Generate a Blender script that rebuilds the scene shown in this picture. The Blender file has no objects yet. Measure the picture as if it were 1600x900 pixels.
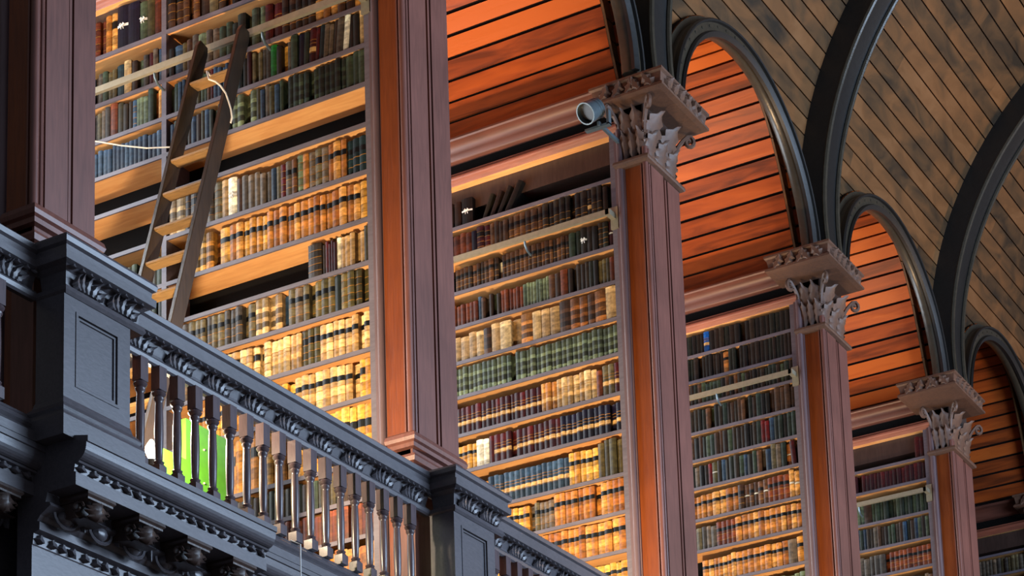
import bpy, bmesh, math, random
from mathutils import Vector, Matrix
random.seed(7)
scene = bpy.context.scene
COL = scene.collection
ZC = 1.6                                   # eye height above the hall floor; heights below are from the eye

# ---------------------------------------------------------------- camera
R0 = Vector((0.8949, 0.4423, -0.0519)); R1 = Vector((-0.1306, 0.1507, -0.9799)); R2 = Vector((-0.4256, 0.8841, 0.1927))
Fw = R2.normalized(); Rt = (R0 - Fw * R0.dot(Fw)).normalized(); Up = Rt.cross(Fw)
cam_d = bpy.data.cameras.new('camera'); cam = bpy.data.objects.new('camera', cam_d); COL.objects.link(cam)
mw = Matrix((Rt, Up, -Fw)).transposed().to_4x4(); mw.translation = Vector((0, 0, ZC)); cam.matrix_world = mw
cam_d.sensor_width = 36; cam_d.lens = 3410.84 / 1600 * 36
cam_d.shift_x = (800 - 1169.75) / 1600; cam_d.shift_y = (1433.76 - 450) / 1600
cam_d.clip_end = 200
scene.camera = cam
def project(x, y, z):                       # only to rank which books show largest
    v = Vector((x, y, z)); d = v.dot(Fw)
    return 1169.75 + 3410.84 * v.dot(Rt) / d, 1433.76 - 3410.84 * v.dot(Up) / d, 3410.84 / d

# ---------------------------------------------------------------- world, lights, exposure
vs = scene.view_settings
vs.view_transform = 'Standard'; vs.look = 'None'; vs.gamma = 1; vs.use_curve_mapping = False; vs.exposure = 0.22
w = bpy.data.worlds.new('world'); scene.world = w; w.use_nodes = True
w.node_tree.nodes['Background'].inputs[0].default_value = (0.72, 0.8, 1, 1)
w.node_tree.nodes['Background'].inputs[1].default_value = 0.17
def area(name, loc, to, sx, sy, e, c):
    l = bpy.data.lights.new(name, 'AREA'); l.shape = 'RECTANGLE'; l.size = sx; l.size_y = sy; l.energy = e; l.color = c
    o = bpy.data.objects.new(name, l); COL.objects.link(o); o.location = (loc[0], loc[1], loc[2] + ZC)
    o.rotation_euler = (Vector(to) - Vector(loc)).to_track_quat('-Z', 'Y').to_euler(); return o
area('window_daylight', (5.0, 14.5, 6.5), (-7, 12.5, 6.5), 9, 6, 2600, (0.56, 0.74, 1))
area('added_hall_light', (-1.6, 22.6, 7.0), (-5.0, 18.2, 12.6), 0.8, 0.8, 150, (1, 0.60, 0.30))  # added warm light on the vault boards; no lamp stands here
for yb in (8.95, 12.1, 15.35, 18.6): area('alcove_window_light', (-10.55, yb, 7.4), (-7.2, yb + .9, 7.0), 1.3, 3.4, 120, (0.86, 0.93, 1))
LAMP_C = (1.0, 0.80, 0.55)
LAMPS = [(8.44, 330, 1), (11.6, 330, 2), (14.85, 280, 3), (18.1, 170, 4)]

# ---------------------------------------------------------------- helpers
def lin(c):
    return tuple(((v / 255) / 12.92 if v / 255 <= .04045 else ((v / 255 + .055) / 1.055) ** 2.4) for v in c) + (1,)
def tag(o, label=None, cat=None, group=None, kind=None):
    if label: o['label'] = label
    if cat: o['category'] = cat
    if group: o['group'] = group
    if kind: o['kind'] = kind
    return o
def empty(name, loc=(0, 0, 0)):
    o = bpy.data.objects.new(name, None); COL.objects.link(o); o.location = (loc[0], loc[1], loc[2] + ZC); o.empty_display_size = .1
    return o
def link(name, bm, mats, parent=None, smooth=False):
    """link a bmesh built in eye-height coordinates"""
    bmesh.ops.recalc_face_normals(bm, faces=bm.faces)
    me = bpy.data.meshes.new(name); bm.to_mesh(me); bm.free()
    if not isinstance(mats, (list, tuple)): mats = [mats]
    for m in mats: me.materials.append(m)
    o = bpy.data.objects.new(name, me); COL.objects.link(o)
    if smooth:
        for p in me.polygons: p.use_smooth = True
        try: me.set_sharp_from_angle(angle=math.radians(38))
        except Exception: pass
    if parent is None: o.location = (0, 0, ZC)
    else:
        r = parent; off = Vector((0, 0, 0))
        while r is not None: off += r.location; r = r.parent
        o.parent = parent; o.location = Vector((0, 0, ZC)) - off
    return o
def recenter(o):
    """origin of a top-level mesh to its own base"""
    vsx = [v.co for v in o.data.vertices]
    c = Vector(((min(v.x for v in vsx) + max(v.x for v in vsx)) / 2, (min(v.y for v in vsx) + max(v.y for v in vsx)) / 2, min(v.z for v in vsx)))
    o.data.transform(Matrix.Translation(-c)); o.location = o.location + c; return o
def B(bm, x0, x1, y0, y1, z0, z1, mi=0):
    vv = [bm.verts.new((x, y, z)) for x in (x0, x1) for y in (y0, y1) for z in (z0, z1)]
    for f in ((0, 1, 3, 2), (4, 6, 7, 5), (0, 4, 5, 1), (2, 3, 7, 6), (0, 2, 6, 4), (1, 5, 7, 3)):
        bm.faces.new([vv[i] for i in f]).material_index = mi
def poly_ext(bm, pts, axis, a, b, mi=0):
    """extrude a closed 2-D outline; axis 'y': pts=(x,z); 'x': pts=(y,z); 'z': pts=(x,y)"""
    def P(p, t):
        return (p[0], t, p[1]) if axis == 'y' else ((t, p[0], p[1]) if axis == 'x' else (p[0], p[1], t))
    v0 = [bm.verts.new(P(p, a)) for p in pts]; v1 = [bm.verts.new(P(p, b)) for p in pts]; n = len(pts)
    for i in range(n): bm.faces.new((v0[i], v0[(i + 1) % n], v1[(i + 1) % n], v1[i])).material_index = mi
    bm.faces.new(v0).material_index = mi; bm.faces.new(v1[::-1]).material_index = mi
def ring_ext(bm, prof, x0, x1, y0, y1, mi=0):
    """a moulding round a rectangular pier: prof=(out,z) from top to bottom, mitred on four sides"""
    rows = []
    for o_, z in prof:
        rows.append([bm.verts.new(p) for p in ((x1 + o_, y0 - o_, z), (x1 + o_, y1 + o_, z), (x0 - o_, y1 + o_, z), (x0 - o_, y0 - o_, z))])
    for r in range(len(rows) - 1):
        for i in range(4): bm.faces.new((rows[r][i], rows[r][(i + 1) % 4], rows[r + 1][(i + 1) % 4], rows[r + 1][i])).material_index = mi
    bm.faces.new(rows[0]).material_index = mi; bm.faces.new(rows[-1][::-1]).material_index = mi
def tube(bm, pts, r, n=8, mi=0):
    pts = [Vector(p) for p in pts]; rings = []
    rr = r if isinstance(r, (list, tuple)) else [r] * len(pts)
    for i, p in enumerate(pts):
        t = (pts[min(i + 1, len(pts) - 1)] - pts[max(i - 1, 0)]).normalized()
        a = t.orthogonal().normalized() if i == 0 else (a - t * a.dot(t)).normalized()
        b = t.cross(a)
        rings.append([bm.verts.new(p + (a * math.cos(k * 2 * math.pi / n) + b * math.sin(k * 2 * math.pi / n)) * rr[i]) for k in range(n)])
    for i in range(len(rings) - 1):
        for k in range(n): bm.faces.new((rings[i][k], rings[i][(k + 1) % n], rings[i + 1][(k + 1) % n], rings[i + 1][k])).material_index = mi
    bm.faces.new(rings[0][::-1]).material_index = mi; bm.faces.new(rings[-1]).material_index = mi
def lathe(bm, prof, cx, cy, n=12, mi=0):
    rows = [[bm.verts.new((cx + r * math.cos(k * 2 * math.pi / n), cy + r * math.sin(k * 2 * math.pi / n), z)) for k in range(n)] for r, z in prof]
    for i in range(len(rows) - 1):
        for k in range(n): bm.faces.new((rows[i][k], rows[i][(k + 1) % n], rows[i + 1][(k + 1) % n], rows[i + 1][k])).material_index = mi
    bm.faces.new(rows[0][::-1]).material_index = mi; bm.faces.new(rows[-1]).material_index = mi
def ball(bm, c, rx, ry, rz, n=8, m=6):
    rows = []
    for i in range(1, m):
        a = math.pi * i / m
        rows.append([bm.verts.new((c[0] + rx * math.sin(a) * math.cos(k * 2 * math.pi / n), c[1] + ry * math.sin(a) * math.sin(k * 2 * math.pi / n), c[2] + rz * math.cos(a))) for k in range(n)])
    t = bm.verts.new((c[0], c[1], c[2] + rz)); b = bm.verts.new((c[0], c[1], c[2] - rz))
    for i in range(len(rows) - 1):
        for k in range(n): bm.faces.new((rows[i][k], rows[i][(k + 1) % n], rows[i + 1][(k + 1) % n], rows[i + 1][k]))
    for k in range(n):
        bm.faces.new((t, rows[0][(k + 1) % n], rows[0][k])); bm.faces.new((b, rows[-1][k], rows[-1][(k + 1) % n]))
def leaf(bm, base, up, nrm, h, wd, curl, lobes=4, th=.006, bend=0.0, nv=9, nu=5):
    """carved acanthus leaf: lobed outline, raised midrib, tip curling out along nrm"""
    base = Vector(base); up = Vector(up).normalized(); nrm = Vector(nrm).normalized(); side = up.cross(nrm).normalized()
    fr, bk = [], []
    for j in range(nv):
        v = j / (nv - 1); wv = wd * (.55 + .75 * math.sin(math.pi * min(v * 1.05, 1)) ** .8) * (1 - v ** 4 * .75) * (1 + .26 * math.cos(v * lobes * 2 * math.pi))
        out = curl * (v ** 2.4) + .004; hv = h * (v - .16 * max(0, v - .75) * 4 * (v - .5)); sx = bend * v * v
        rf, rb = [], []
        for i in range(nu):
            u = -1 + 2 * i / (nu - 1)
            rid = th * 1.8 * (1 - abs(u)) + th * .8 * abs(math.sin(u * 6)) - th * 1.2 * abs(u) ** 2
            p = base + up * hv + side * (u * wv / 2 + sx) + nrm * (out + rid)
            rf.append(bm.verts.new(p)); rb.append(bm.verts.new(p - nrm * (th * 1.6 + rid)))
        fr.append(rf); bk.append(rb)
    for j in range(nv - 1):
        for i in range(nu - 1):
            bm.faces.new((fr[j][i], fr[j][i + 1], fr[j + 1][i + 1], fr[j + 1][i])); bm.faces.new((bk[j][i + 1], bk[j][i], bk[j + 1][i], bk[j + 1][i + 1]))
        for i, a, b in ((0, 0, 0), (nu - 1, 0, 0)):
            bm.faces.new((fr[j][i], fr[j + 1][i], bk[j + 1][i], bk[j][i]))
    for j in (0, nv - 1):
        for i in range(nu - 1): bm.faces.new((fr[j][i], fr[j][i + 1], bk[j][i + 1], bk[j][i]))

# ---------------------------------------------------------------- materials
MATS = {}
def nodes(name):
    m = bpy.data.materials.new(name); m.use_nodes = True; nt = m.node_tree; return m, nt, nt.nodes['Principled BSDF']
def wood(name, c1, c2, rough=.45, scale=1.0, grain=(1, 1, 1), bump=.15, spec=.5, knots=0.0):
    m, nt, bs = nodes(name); N = nt.nodes; L = nt.links
    tc = N.new('ShaderNodeTexCoord'); mp = N.new('ShaderNodeMapping'); mp.inputs['Scale'].default_value = [g * scale for g in grain]
    n1 = N.new('ShaderNodeTexNoise'); n1.inputs['Scale'].default_value = 9; n1.inputs['Detail'].default_value = 7; n1.inputs['Distortion'].default_value = .6
    n2 = N.new('ShaderNodeTexNoise'); n2.inputs['Scale'].default_value = 1.7; n2.inputs['Detail'].default_value = 3
    mx = N.new('ShaderNodeMath'); mx.operation = 'ADD'; mu = N.new('ShaderNodeMath'); mu.operation = 'MULTIPLY'; mu.inputs[1].default_value = .5
    cr = N.new('ShaderNodeValToRGB'); cr.color_ramp.elements[0].position = .32; cr.color_ramp.elements[1].position = .68
    cr.color_ramp.elements[0].color = lin(c1); cr.color_ramp.elements[1].color = lin(c2)
    L.new(tc.outputs['Object'], mp.inputs[0]); L.new(mp.outputs[0], n1.inputs[0]); L.new(tc.outputs['Object'], n2.inputs[0])
    L.new(n1.outputs[0], mx.inputs[0]); L.new(n2.outputs[0], mx.inputs[1]); L.new(mx.outputs[0], mu.inputs[0]); L.new(mu.outputs[0], cr.inputs[0])
    L.new(cr.outputs[0], bs.inputs['Base Color']); bs.inputs['Roughness'].default_value = rough; bs.inputs['Specular IOR Level'].default_value = spec
    bp = N.new('ShaderNodeBump'); bp.inputs['Strength'].default_value = bump; bp.inputs['Distance'].default_value = .01
    L.new(n1.outputs[0], bp.inputs['Height']); L.new(bp.outputs[0], bs.inputs['Normal']); MATS[name] = m; return m
def planks(name, cs, rough=.6, gx=(1, 1, 1)):
    """boards: each its own tone (colour attribute 'tone'), with grain"""
    m, nt, bs = nodes(name); N = nt.nodes; L = nt.links
    at = N.new('ShaderNodeAttribute'); at.attribute_name = 'tone'
    tc = N.new('ShaderNodeTexCoord'); mp = N.new('ShaderNodeMapping'); mp.inputs['Scale'].default_value = gx
    n1 = N.new('ShaderNodeTexNoise'); n1.inputs['Scale'].default_value = 5; n1.inputs['Detail'].default_value = 8; n1.inputs['Distortion'].default_value = .8
    ad = N.new('ShaderNodeMath'); ad.operation = 'MULTIPLY_ADD'; ad.inputs[1].default_value = 1.3
    sb = N.new('ShaderNodeMath'); sb.operation = 'SUBTRACT'; sb.inputs[1].default_value = .15
    cr = N.new('ShaderNodeValToRGB'); e = cr.color_ramp.elements
    e[0].position = .25; e[0].color = lin(cs[0]); e[1].position = .95; e[1].color = lin(cs[-1])
    for i, c in enumerate(cs[1:-1]): q = e.new(.25 + .7 * (i + 1) / (len(cs) - 1)); q.color = lin(c)
    L.new(tc.outputs['Object'], mp.inputs[0]); L.new(mp.outputs[0], n1.inputs[0]); L.new(n1.outputs[0], ad.inputs[0])
    L.new(at.outputs['Fac'], sb.inputs[0]); L.new(sb.outputs[0], ad.inputs[2]); 
    hf = N.new('ShaderNodeMath'); hf.operation = 'MULTIPLY'; hf.inputs[1].default_value = .75
    L.new(ad.outputs[0], hf.inputs[0]); L.new(hf.outputs[0], cr.inputs[0])
    L.new(cr.outputs[0], bs.inputs['Base Color']); bs.inputs['Roughness'].default_value = rough; bs.inputs['Specular IOR Level'].default_value = .3
    bp = N.new('ShaderNodeBump'); bp.inputs['Strength'].default_value = .3; bp.inputs['Distance'].default_value = .01
    L.new(n1.outputs[0], bp.inputs['Height']); L.new(bp.outputs[0], bs.inputs['Normal']); MATS[name] = m; return m
def plain(name, c, rough=.5, metal=0, spec=.5):
    m, nt, bs = nodes(name); N = nt.nodes; L = nt.links
    n1 = N.new('ShaderNodeTexNoise'); n1.inputs['Scale'].default_value = 30; n1.inputs['Detail'].default_value = 4
    tc = N.new('ShaderNodeTexCoord'); L.new(tc.outputs['Object'], n1.inputs[0])
    cr = N.new('ShaderNodeValToRGB'); a = lin(c); cr.color_ramp.elements[0].color = tuple(v * .75 for v in a[:3]) + (1,); cr.color_ramp.elements[1].color = tuple(min(1, v * 1.2) for v in a[:3]) + (1,)
    L.new(n1.outputs[0], cr.inputs[0]); L.new(cr.outputs[0], bs.inputs['Base Color'])
    bs.inputs['Roughness'].default_value = rough; bs.inputs['Metallic'].default_value = metal; bs.inputs['Specular IOR Level'].default_value = spec
    MATS[name] = m; return m
def leather(name):
    m, nt, bs = nodes(name); N = nt.nodes; L = nt.links
    at = N.new('ShaderNodeAttribute'); at.attribute_name = 'col'
    tc = N.new('ShaderNodeTexCoord'); mp = N.new('ShaderNodeMapping'); mp.inputs['Scale'].default_value = (1, 1, 1.6)
    ge = N.new('ShaderNodeNewGeometry'); L.new(ge.outputs['Position'], mp.inputs[0])
    n1 = N.new('ShaderNodeTexNoise'); n1.inputs['Scale'].default_value = 26; n1.inputs['Detail'].default_value = 6
    L.new(mp.outputs[0], n1.inputs[0])
    cr = N.new('ShaderNodeValToRGB'); cr.color_ramp.elements[0].position = .3; cr.color_ramp.elements[0].color = (.5, .48, .46, 1); cr.color_ramp.elements[1].position = .68; cr.color_ramp.elements[1].color = (1.4, 1.36, 1.28, 1)
    L.new(n1.outputs[0], cr.inputs[0])
    mx = N.new('ShaderNodeMix'); mx.data_type = 'RGBA'; mx.blend_type = 'MULTIPLY'; mx.inputs[0].default_value = 1
    L.new(at.outputs['Color'], mx.inputs[6]); L.new(cr.outputs[0], mx.inputs[7]); L.new(mx.outputs[2], bs.inputs['Base Color'])
    bs.inputs['Roughness'].default_value = .5; bs.inputs['Specular IOR Level'].default_value = .35
    bp = N.new('ShaderNodeBump'); bp.inputs['Strength'].default_value = .25; bp.inputs['Distance'].default_value = .004
    L.new(n1.outputs[0], bp.inputs['Height']); L.new(bp.outputs[0], bs.inputs['Normal']); MATS[name] = m; return m

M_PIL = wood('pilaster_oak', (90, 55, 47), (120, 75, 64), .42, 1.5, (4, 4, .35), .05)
M_PANEL = wood('warm_lit_panel_oak', (92, 40, 12), (126, 60, 18), .42, 1.5, (4, 4, .3))  # same oak as the pilaster, warm lamp light put into its colour
M_DARK = wood('dark_oak', (44, 34, 30), (66, 50, 44), .38, 1.5, (3, 3, .5))
M_BAL = wood('balustrade_oak', (62, 60, 64), (84, 80, 84), .36, 2.5, (3, 1.2, 3), .04)
M_RIB = wood('rib_oak', (16, 15, 14), (26, 24, 22), .5, 1.2, (2, 2, 2))
M_RING = wood('arch_ring_oak', (46, 42, 35), (66, 59, 48), .3, 1.2, (2, 2, 2))
M_TURN = wood('baluster_oak', (62, 54, 58), (90, 74, 76), .25, 2, (3, 3, .6), .03)
M_STILE = wood('cool_lit_stile_oak', (84, 66, 68), (106, 84, 86), .45, 1.5, (4, 4, .4), .05)  # grey-purple of cool reflected light put into the stile colour
M_CAP = wood('capital_oak', (74, 54, 44), (104, 72, 54), .55, 2, (2, 2, 2))
M_UND = wood('shelf_pine', (196, 130, 72), (230, 172, 108), .55, 1.2, (.35, 3, 3))
M_EDGE = wood('shelf_edge_paint', (82, 74, 80), (106, 97, 104), .5, 1.5, (.6, 3, 3))
M_BACK = plain('bookcase_back', (14, 12, 11), .9, 0, .1)
M_CORN = wood('cornice_oak', (112, 62, 48), (150, 88, 68), .4, 1.2, (.4, 3, 3))
M_CROWN = wood('crown_oak', (74, 44, 36), (104, 62, 50), .4, 1.2, (.4, 3, 3), .05)
M_LAD = wood('ladder_oak', (38, 32, 28), (60, 48, 38), .35, 2, (3, 3, .5))
M_RUNG = wood('rung_oak', (104, 78, 48), (150, 116, 72), .4, 2, (.6, 3, 3))
M_RAIL = plain('aged_brass', (150, 140, 118), .4, .35)
M_WHITE = plain('cotton_tape', (225, 222, 215), .8)
M_VAULT = planks('nave_vault_boards', [(40, 32, 22), (80, 57, 34), (108, 72, 40), (124, 86, 52)], .6, (.9, .45, .9))
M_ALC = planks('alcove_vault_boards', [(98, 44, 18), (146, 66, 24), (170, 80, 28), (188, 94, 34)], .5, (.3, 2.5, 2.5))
M_GAP = plain('board_gap', (20, 14, 12), .9, 0, .1)
M_BOOK = leather('book_leather')
M_PAGE = plain('paper', (214, 200, 168), .9)
M_CORD = plain('cotton_cord', (214, 196, 170), .8)
M_GREEN = plain('green_board', (44, 92, 12), .5)
M_STEEL = plain('grey_enamel', (84, 96, 100), .35, .3)
M_BLACK = plain('black_enamel', (24, 24, 26), .4)
M_PLAST = plain('plaster', (120, 104, 86), .9)
M_FLOOR = wood('floor_oak', (84, 58, 40), (110, 78, 52), .4, 1, (3, .5, 3))
mg, nt, bs = nodes('lamp_glass'); bs.inputs['Emission Color'].default_value = (1, .85, .7, 1); bs.inputs['Emission Strength'].default_value = 25; MATS['lamp_glass'] = mg

# ---------------------------------------------------------------- layout numbers (metres)
PIL = [(3.93, 4.40), (7.143, 7.56), (10.249, 10.761), (13.45, 13.994), (16.72, 17.248), (19.941, 20.50), (23.17, 23.72), (26.4, 26.95)]
FACE = {0: 7.19, 1: 10.30, 2: 13.48, 3: 16.74, 4: 19.98, 5: 23.24}
XF = -7.0; XS = -7.33
X_BACK = -10.7
Z_FLOOR = 4.22; Z_SPR = 9.57; R_AR = None

# ---------------------------------------------------------------- setting
bm = bmesh.new(); B(bm, -12, 6, -2, 30, -1.7, -1.6); tag(link('floor', bm, M_FLOOR), kind='structure')
bm = bmesh.new(); B(bm, X_BACK, -6.97, 2, 27.5, Z_FLOOR - .14, Z_FLOOR); tag(link('floor', bm, M_FLOOR), kind='structure')
bm = bmesh.new(); B(bm, X_BACK - .3, X_BACK, -2, 28, -1.6, 12); tag(link('wall_back', bm, M_PLAST), kind='structure')
bm = bmesh.new(); B(bm, -7.5, -7.215, -2, 28, -1.6, 4.05); tag(link('wall_left', bm, M_BAL), kind='structure')

m_sky, nt_, bs_ = nodes('window_sky'); bs_.inputs['Emission Color'].default_value = (.8, .9, 1, 1); bs_.inputs['Emission Strength'].default_value = 1.5
for i, yb in enumerate((8.95, 12.1, 15.35, 18.6)):
    y0, y1, z0, z1 = yb - .7, yb + .7, 5.6, 9.2
    bm = bmesh.new(); B(bm, X_BACK, X_BACK + .05, y0, y0 + .07, z0, z1); B(bm, X_BACK, X_BACK + .05, y1 - .07, y1, z0, z1); B(bm, X_BACK, X_BACK + .05, y0, y1, z1 - .07, z1); B(bm, X_BACK, X_BACK + .08, y0 - .04, y1 + .04, z0 - .06, z0)
    for j in range(1, 4): B(bm, X_BACK, X_BACK + .03, y0, y1, z0 + (z1 - z0) * j / 4 - .015, z0 + (z1 - z0) * j / 4 + .015)
    B(bm, X_BACK, X_BACK + .03, yb - .015, yb + .015, z0, z1)
    wn = tag(link(f'window_{i + 1}', bm, M_CORN), kind='structure')
    bm = bmesh.new(); B(bm, X_BACK + .002, X_BACK + .012, y0 + .06, y1 - .06, z0, z1 - .06); link('glass', bm, m_sky, wn)
def board_surface(name, strips, columns, point, low, mat, thick=.02):
    """curved boarded surface: strips = list of (t0,t1) parameters, columns = positions along the axis, each board with its own tone"""
    bm = bmesh.new(); tone = bm.loops.layers.color.new('tone')
    for (t0, t1) in strips:
        cut = 0; rg = (.25, .75) if mat is M_VAULT else (0, 1); tv = random.uniform(*rg)
        for a, b in zip(columns[:-1], columns[1:]):
            cut -= (b - a)
            if cut <= 0: tv = random.uniform(*rg); cut = random.uniform(3, 8) if name == 'ceiling' and mat is M_VAULT else 9
            la, lb = low(a), low(b)
            for (s0, s1, inset) in ((t0, t1, 0), ):
                if s1 <= la and s1 <= lb: continue
                q = [(a, max(s0, la)), (b, max(s0, lb)), (b, max(s1, lb)), (a, max(s1, la))]
                vv = [bm.verts.new(point(u, t, 0)) for u, t in q]; wv = [bm.verts.new(point(u, t, thick)) for u, t in q]
                fs = [bm.faces.new(vv), bm.faces.new(wv[::-1]), bm.faces.new((vv[0], vv[1], wv[1], wv[0])), bm.faces.new((vv[2], vv[3], wv[3], wv[2]))]
                for f in fs:
                    for l in f.loops: l[tone] = (tv, tv, tv, 1)
    bmesh.ops.remove_doubles(bm, verts=bm.verts, dist=1e-6) if False else None
    me = bpy.data.meshes.new(name); bm.to_mesh(me); bm.free(); me.materials.append(mat)
    o = bpy.data.objects.new(name, me); COL.objects.link(o); o.location = (0, 0, ZC); return o

# nave barrel vault, pierced by the alcove arches
VCX, VCZ, VR = -3.55, 10.0, 3.66
def arch_geom(k):
    a, b = PIL[k][1], PIL[k + 1][0]; return (a + b) / 2, (b - a) / 2 - .125
def nave_low(y):
    for k in range(0, 7):
        c, r = arch_geom(k); r += .07
        if abs(y - c) < r:
            z = Z_SPR + math.sqrt(r * r - (y - c) ** 2); return math.asin(min(1, max(-.12, (z - VCZ) / VR)))
    return -.11
cols = [2.5]
while cols[-1] < 27: cols.append(cols[-1] + .06)
nst = 64; strips = []
for i in range(nst):
    a0 = -.11 + (2.75) * i / nst; a1 = -.11 + 2.75 * (i + 1) / nst; strips.append((a0 + .0012, a1 - .0028))
def nave_pt(y, t, d): return (VCX - (VR + d) * math.cos(t), y, VCZ + (VR + d) * math.sin(t))
tag(board_surface('ceiling', strips, cols, nave_pt, nave_low, M_VAULT), kind='structure')
bm = bmesh.new()      # backing behind the board gaps
for a, b in zip(cols[:-1], cols[1:]):
    la, lb = nave_low(a), nave_low(b); n = 20
    for i in range(n):
        q = [(a, la + (2.64 - la) * i / n), (b, lb + (2.64 - lb) * i / n), (b, lb + (2.64 - lb) * (i + 1) / n), (a, la + (2.64 - la) * (i + 1) / n)]
        bm.faces.new([bm.verts.new(nave_pt(u, t, .022)) for u, t in q])
tag(link('ceiling', bm, M_GAP), kind='structure')

# alcove barrel vaults (boards run away from the hall)
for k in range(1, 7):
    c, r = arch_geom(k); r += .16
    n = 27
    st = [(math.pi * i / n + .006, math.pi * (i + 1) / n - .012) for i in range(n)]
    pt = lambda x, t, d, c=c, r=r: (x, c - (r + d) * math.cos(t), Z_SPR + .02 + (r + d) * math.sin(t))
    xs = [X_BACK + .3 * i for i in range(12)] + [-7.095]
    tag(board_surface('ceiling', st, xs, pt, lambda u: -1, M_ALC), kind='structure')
    bm = bmesh.new()
    for i in range(30):
        q = [(X_BACK, math.pi * i / 30), (-7.1, math.pi * i / 30), (-7.1, math.pi * (i + 1) / 30), (X_BACK, math.pi * (i + 1) / 30)]
        bm.faces.new([bm.verts.new(pt(u, t, .022)) for u, t in q])
    tag(link('ceiling', bm, M_GAP), kind='structure')
# partition above each bookcase, behind the cornices
for k in range(1, 7):
    a, b = PIL[k]
    bm = bmesh.new(); B(bm, X_BACK, -7.16, a + .10, b - .06, 9.0, 10.6); tag(link('wall_partition', bm, M_DARK), kind='structure')

# ---------------------------------------------------------------- arch rings
ORD = ['nearest', 'second', 'third', 'fourth', 'fifth', 'sixth', 'seventh', 'eighth']
ARCH_L = {1: 'dark carved round arch over the alcove with the ladder', 2: 'dark round arch over the alcove left of the grey spotlight',
          3: 'round arch with studded edge over the widest bright orange boarded alcove', 4: 'smaller round arch over the second orange boarded alcove further right',
          5: 'dark round arch over the unlit alcove at the far right', 6: 'last dark round arch of the row beyond the frame edge'}
for k in range(1, 6):
    c, r = arch_geom(k)
    root = tag(empty('arch', (-7.06, c, Z_SPR)), ARCH_L[k], 'arch', 'round arches along the gallery')
    def arc(bm, prof, c=c, n=40):       # prof = (x, radius)
        rows = []
        for i in range(n + 1):
            t = math.pi * i / n
            rows.append([bm.verts.new((x, c - q * math.cos(t), Z_SPR + q * math.sin(t))) for x, q in prof])
        m = len(prof)
        for i in range(n):
            for j in range(m): bm.faces.new((rows[i][j], rows[i][(j + 1) % m], rows[i + 1][(j + 1) % m], rows[i + 1][j]))
        bm.faces.new(rows[0]); bm.faces.new(rows[-1][::-1])
    bm = bmesh.new(); arc(bm, [(-7.0, r + .03), (-7.0, r + .135), (-7.09, r + .135), (-7.09, r + .19), (-7.12, r + .19), (-7.12, r + .02), (-7.09, r), (-7.04, r)])
    ARCHBM = bm
    bm = bmesh.new(); arc(bm, [(-6.975, r + .012), (-6.965, r + .03), (-6.985, r + .042), (-7.02, r + .035), (-7.02, r - .006), (-6.99, r - .008)])
    link('inner_bead', bm, M_STEEL if False else M_RIB, root, True)
    bm = bmesh.new(); arc(bm, [(-6.975, r + .118), (-6.97, r + .132), (-6.985, r + .145), (-7.03, r + .14), (-7.03, r + .11)])
    link('outer_bead', bm, M_RIB, root, True)
    bm = ARCHBM
    for i in range(1, 24):
        t = math.pi * i / 24; q = r + .082
        ball(bm, (-6.998, c - q * math.cos(t), Z_SPR + q * math.sin(t)), .008, .012, .012, 6, 4)
    link('archivolt', bm, M_RING, root, True)

# ---------------------------------------------------------------- transverse ribs of the nave vault
for k in range(2, 7):
    a, b = PIL[k]; yc = (a + b) / 2; hw = .165
    root = tag(empty('vault_rib', (-7.0, yc, 9.6)), f'dark curved timber vault rib rising from the {["", "", "tall front", "spotlight", "second carved", "third carved", "farthest"][k]} capital', 'vault rib', 'ribs of the timber vault')
    def ribarc(bm, prof, yc=yc, n=64, t1=2.6):        # prof=(dy, radius)
        rows = []
        for i in range(n + 1):
            t = -.12 + (t1 + .12) * i / n
            rows.append([bm.verts.new((VCX - q * math.cos(t), yc + dy, VCZ + q * math.sin(t))) for dy, q in prof])
        m = len(prof)
        for i in range(n):
            for j in range(m): bm.faces.new((rows[i][j], rows[i][(j + 1) % m], rows[i + 1][(j + 1) % m], rows[i + 1][j]))
        bm.faces.new(rows[0]); bm.faces.new(rows[-1][::-1])
    r1 = 3.40
    bm = bmesh.new(); ribarc(bm, [(-hw, r1 + .02), (-hw + .05, r1 + .03), (hw - .05, r1 + .03), (hw, r1 + .02), (hw, VR + .01), (-hw, VR + .01)]); link('rib_body', bm, M_RIB, root, True)
    for s in (-1, 1):
        bm = bmesh.new(); cy = s * (hw - .022); ribarc(bm, [(cy + .026 * math.cos(q * math.pi / 4), r1 + .018 + .026 * math.sin(q * math.pi / 4)) for q in range(8)])
        link('edge_roll', bm, M_RING, root, True)

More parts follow.
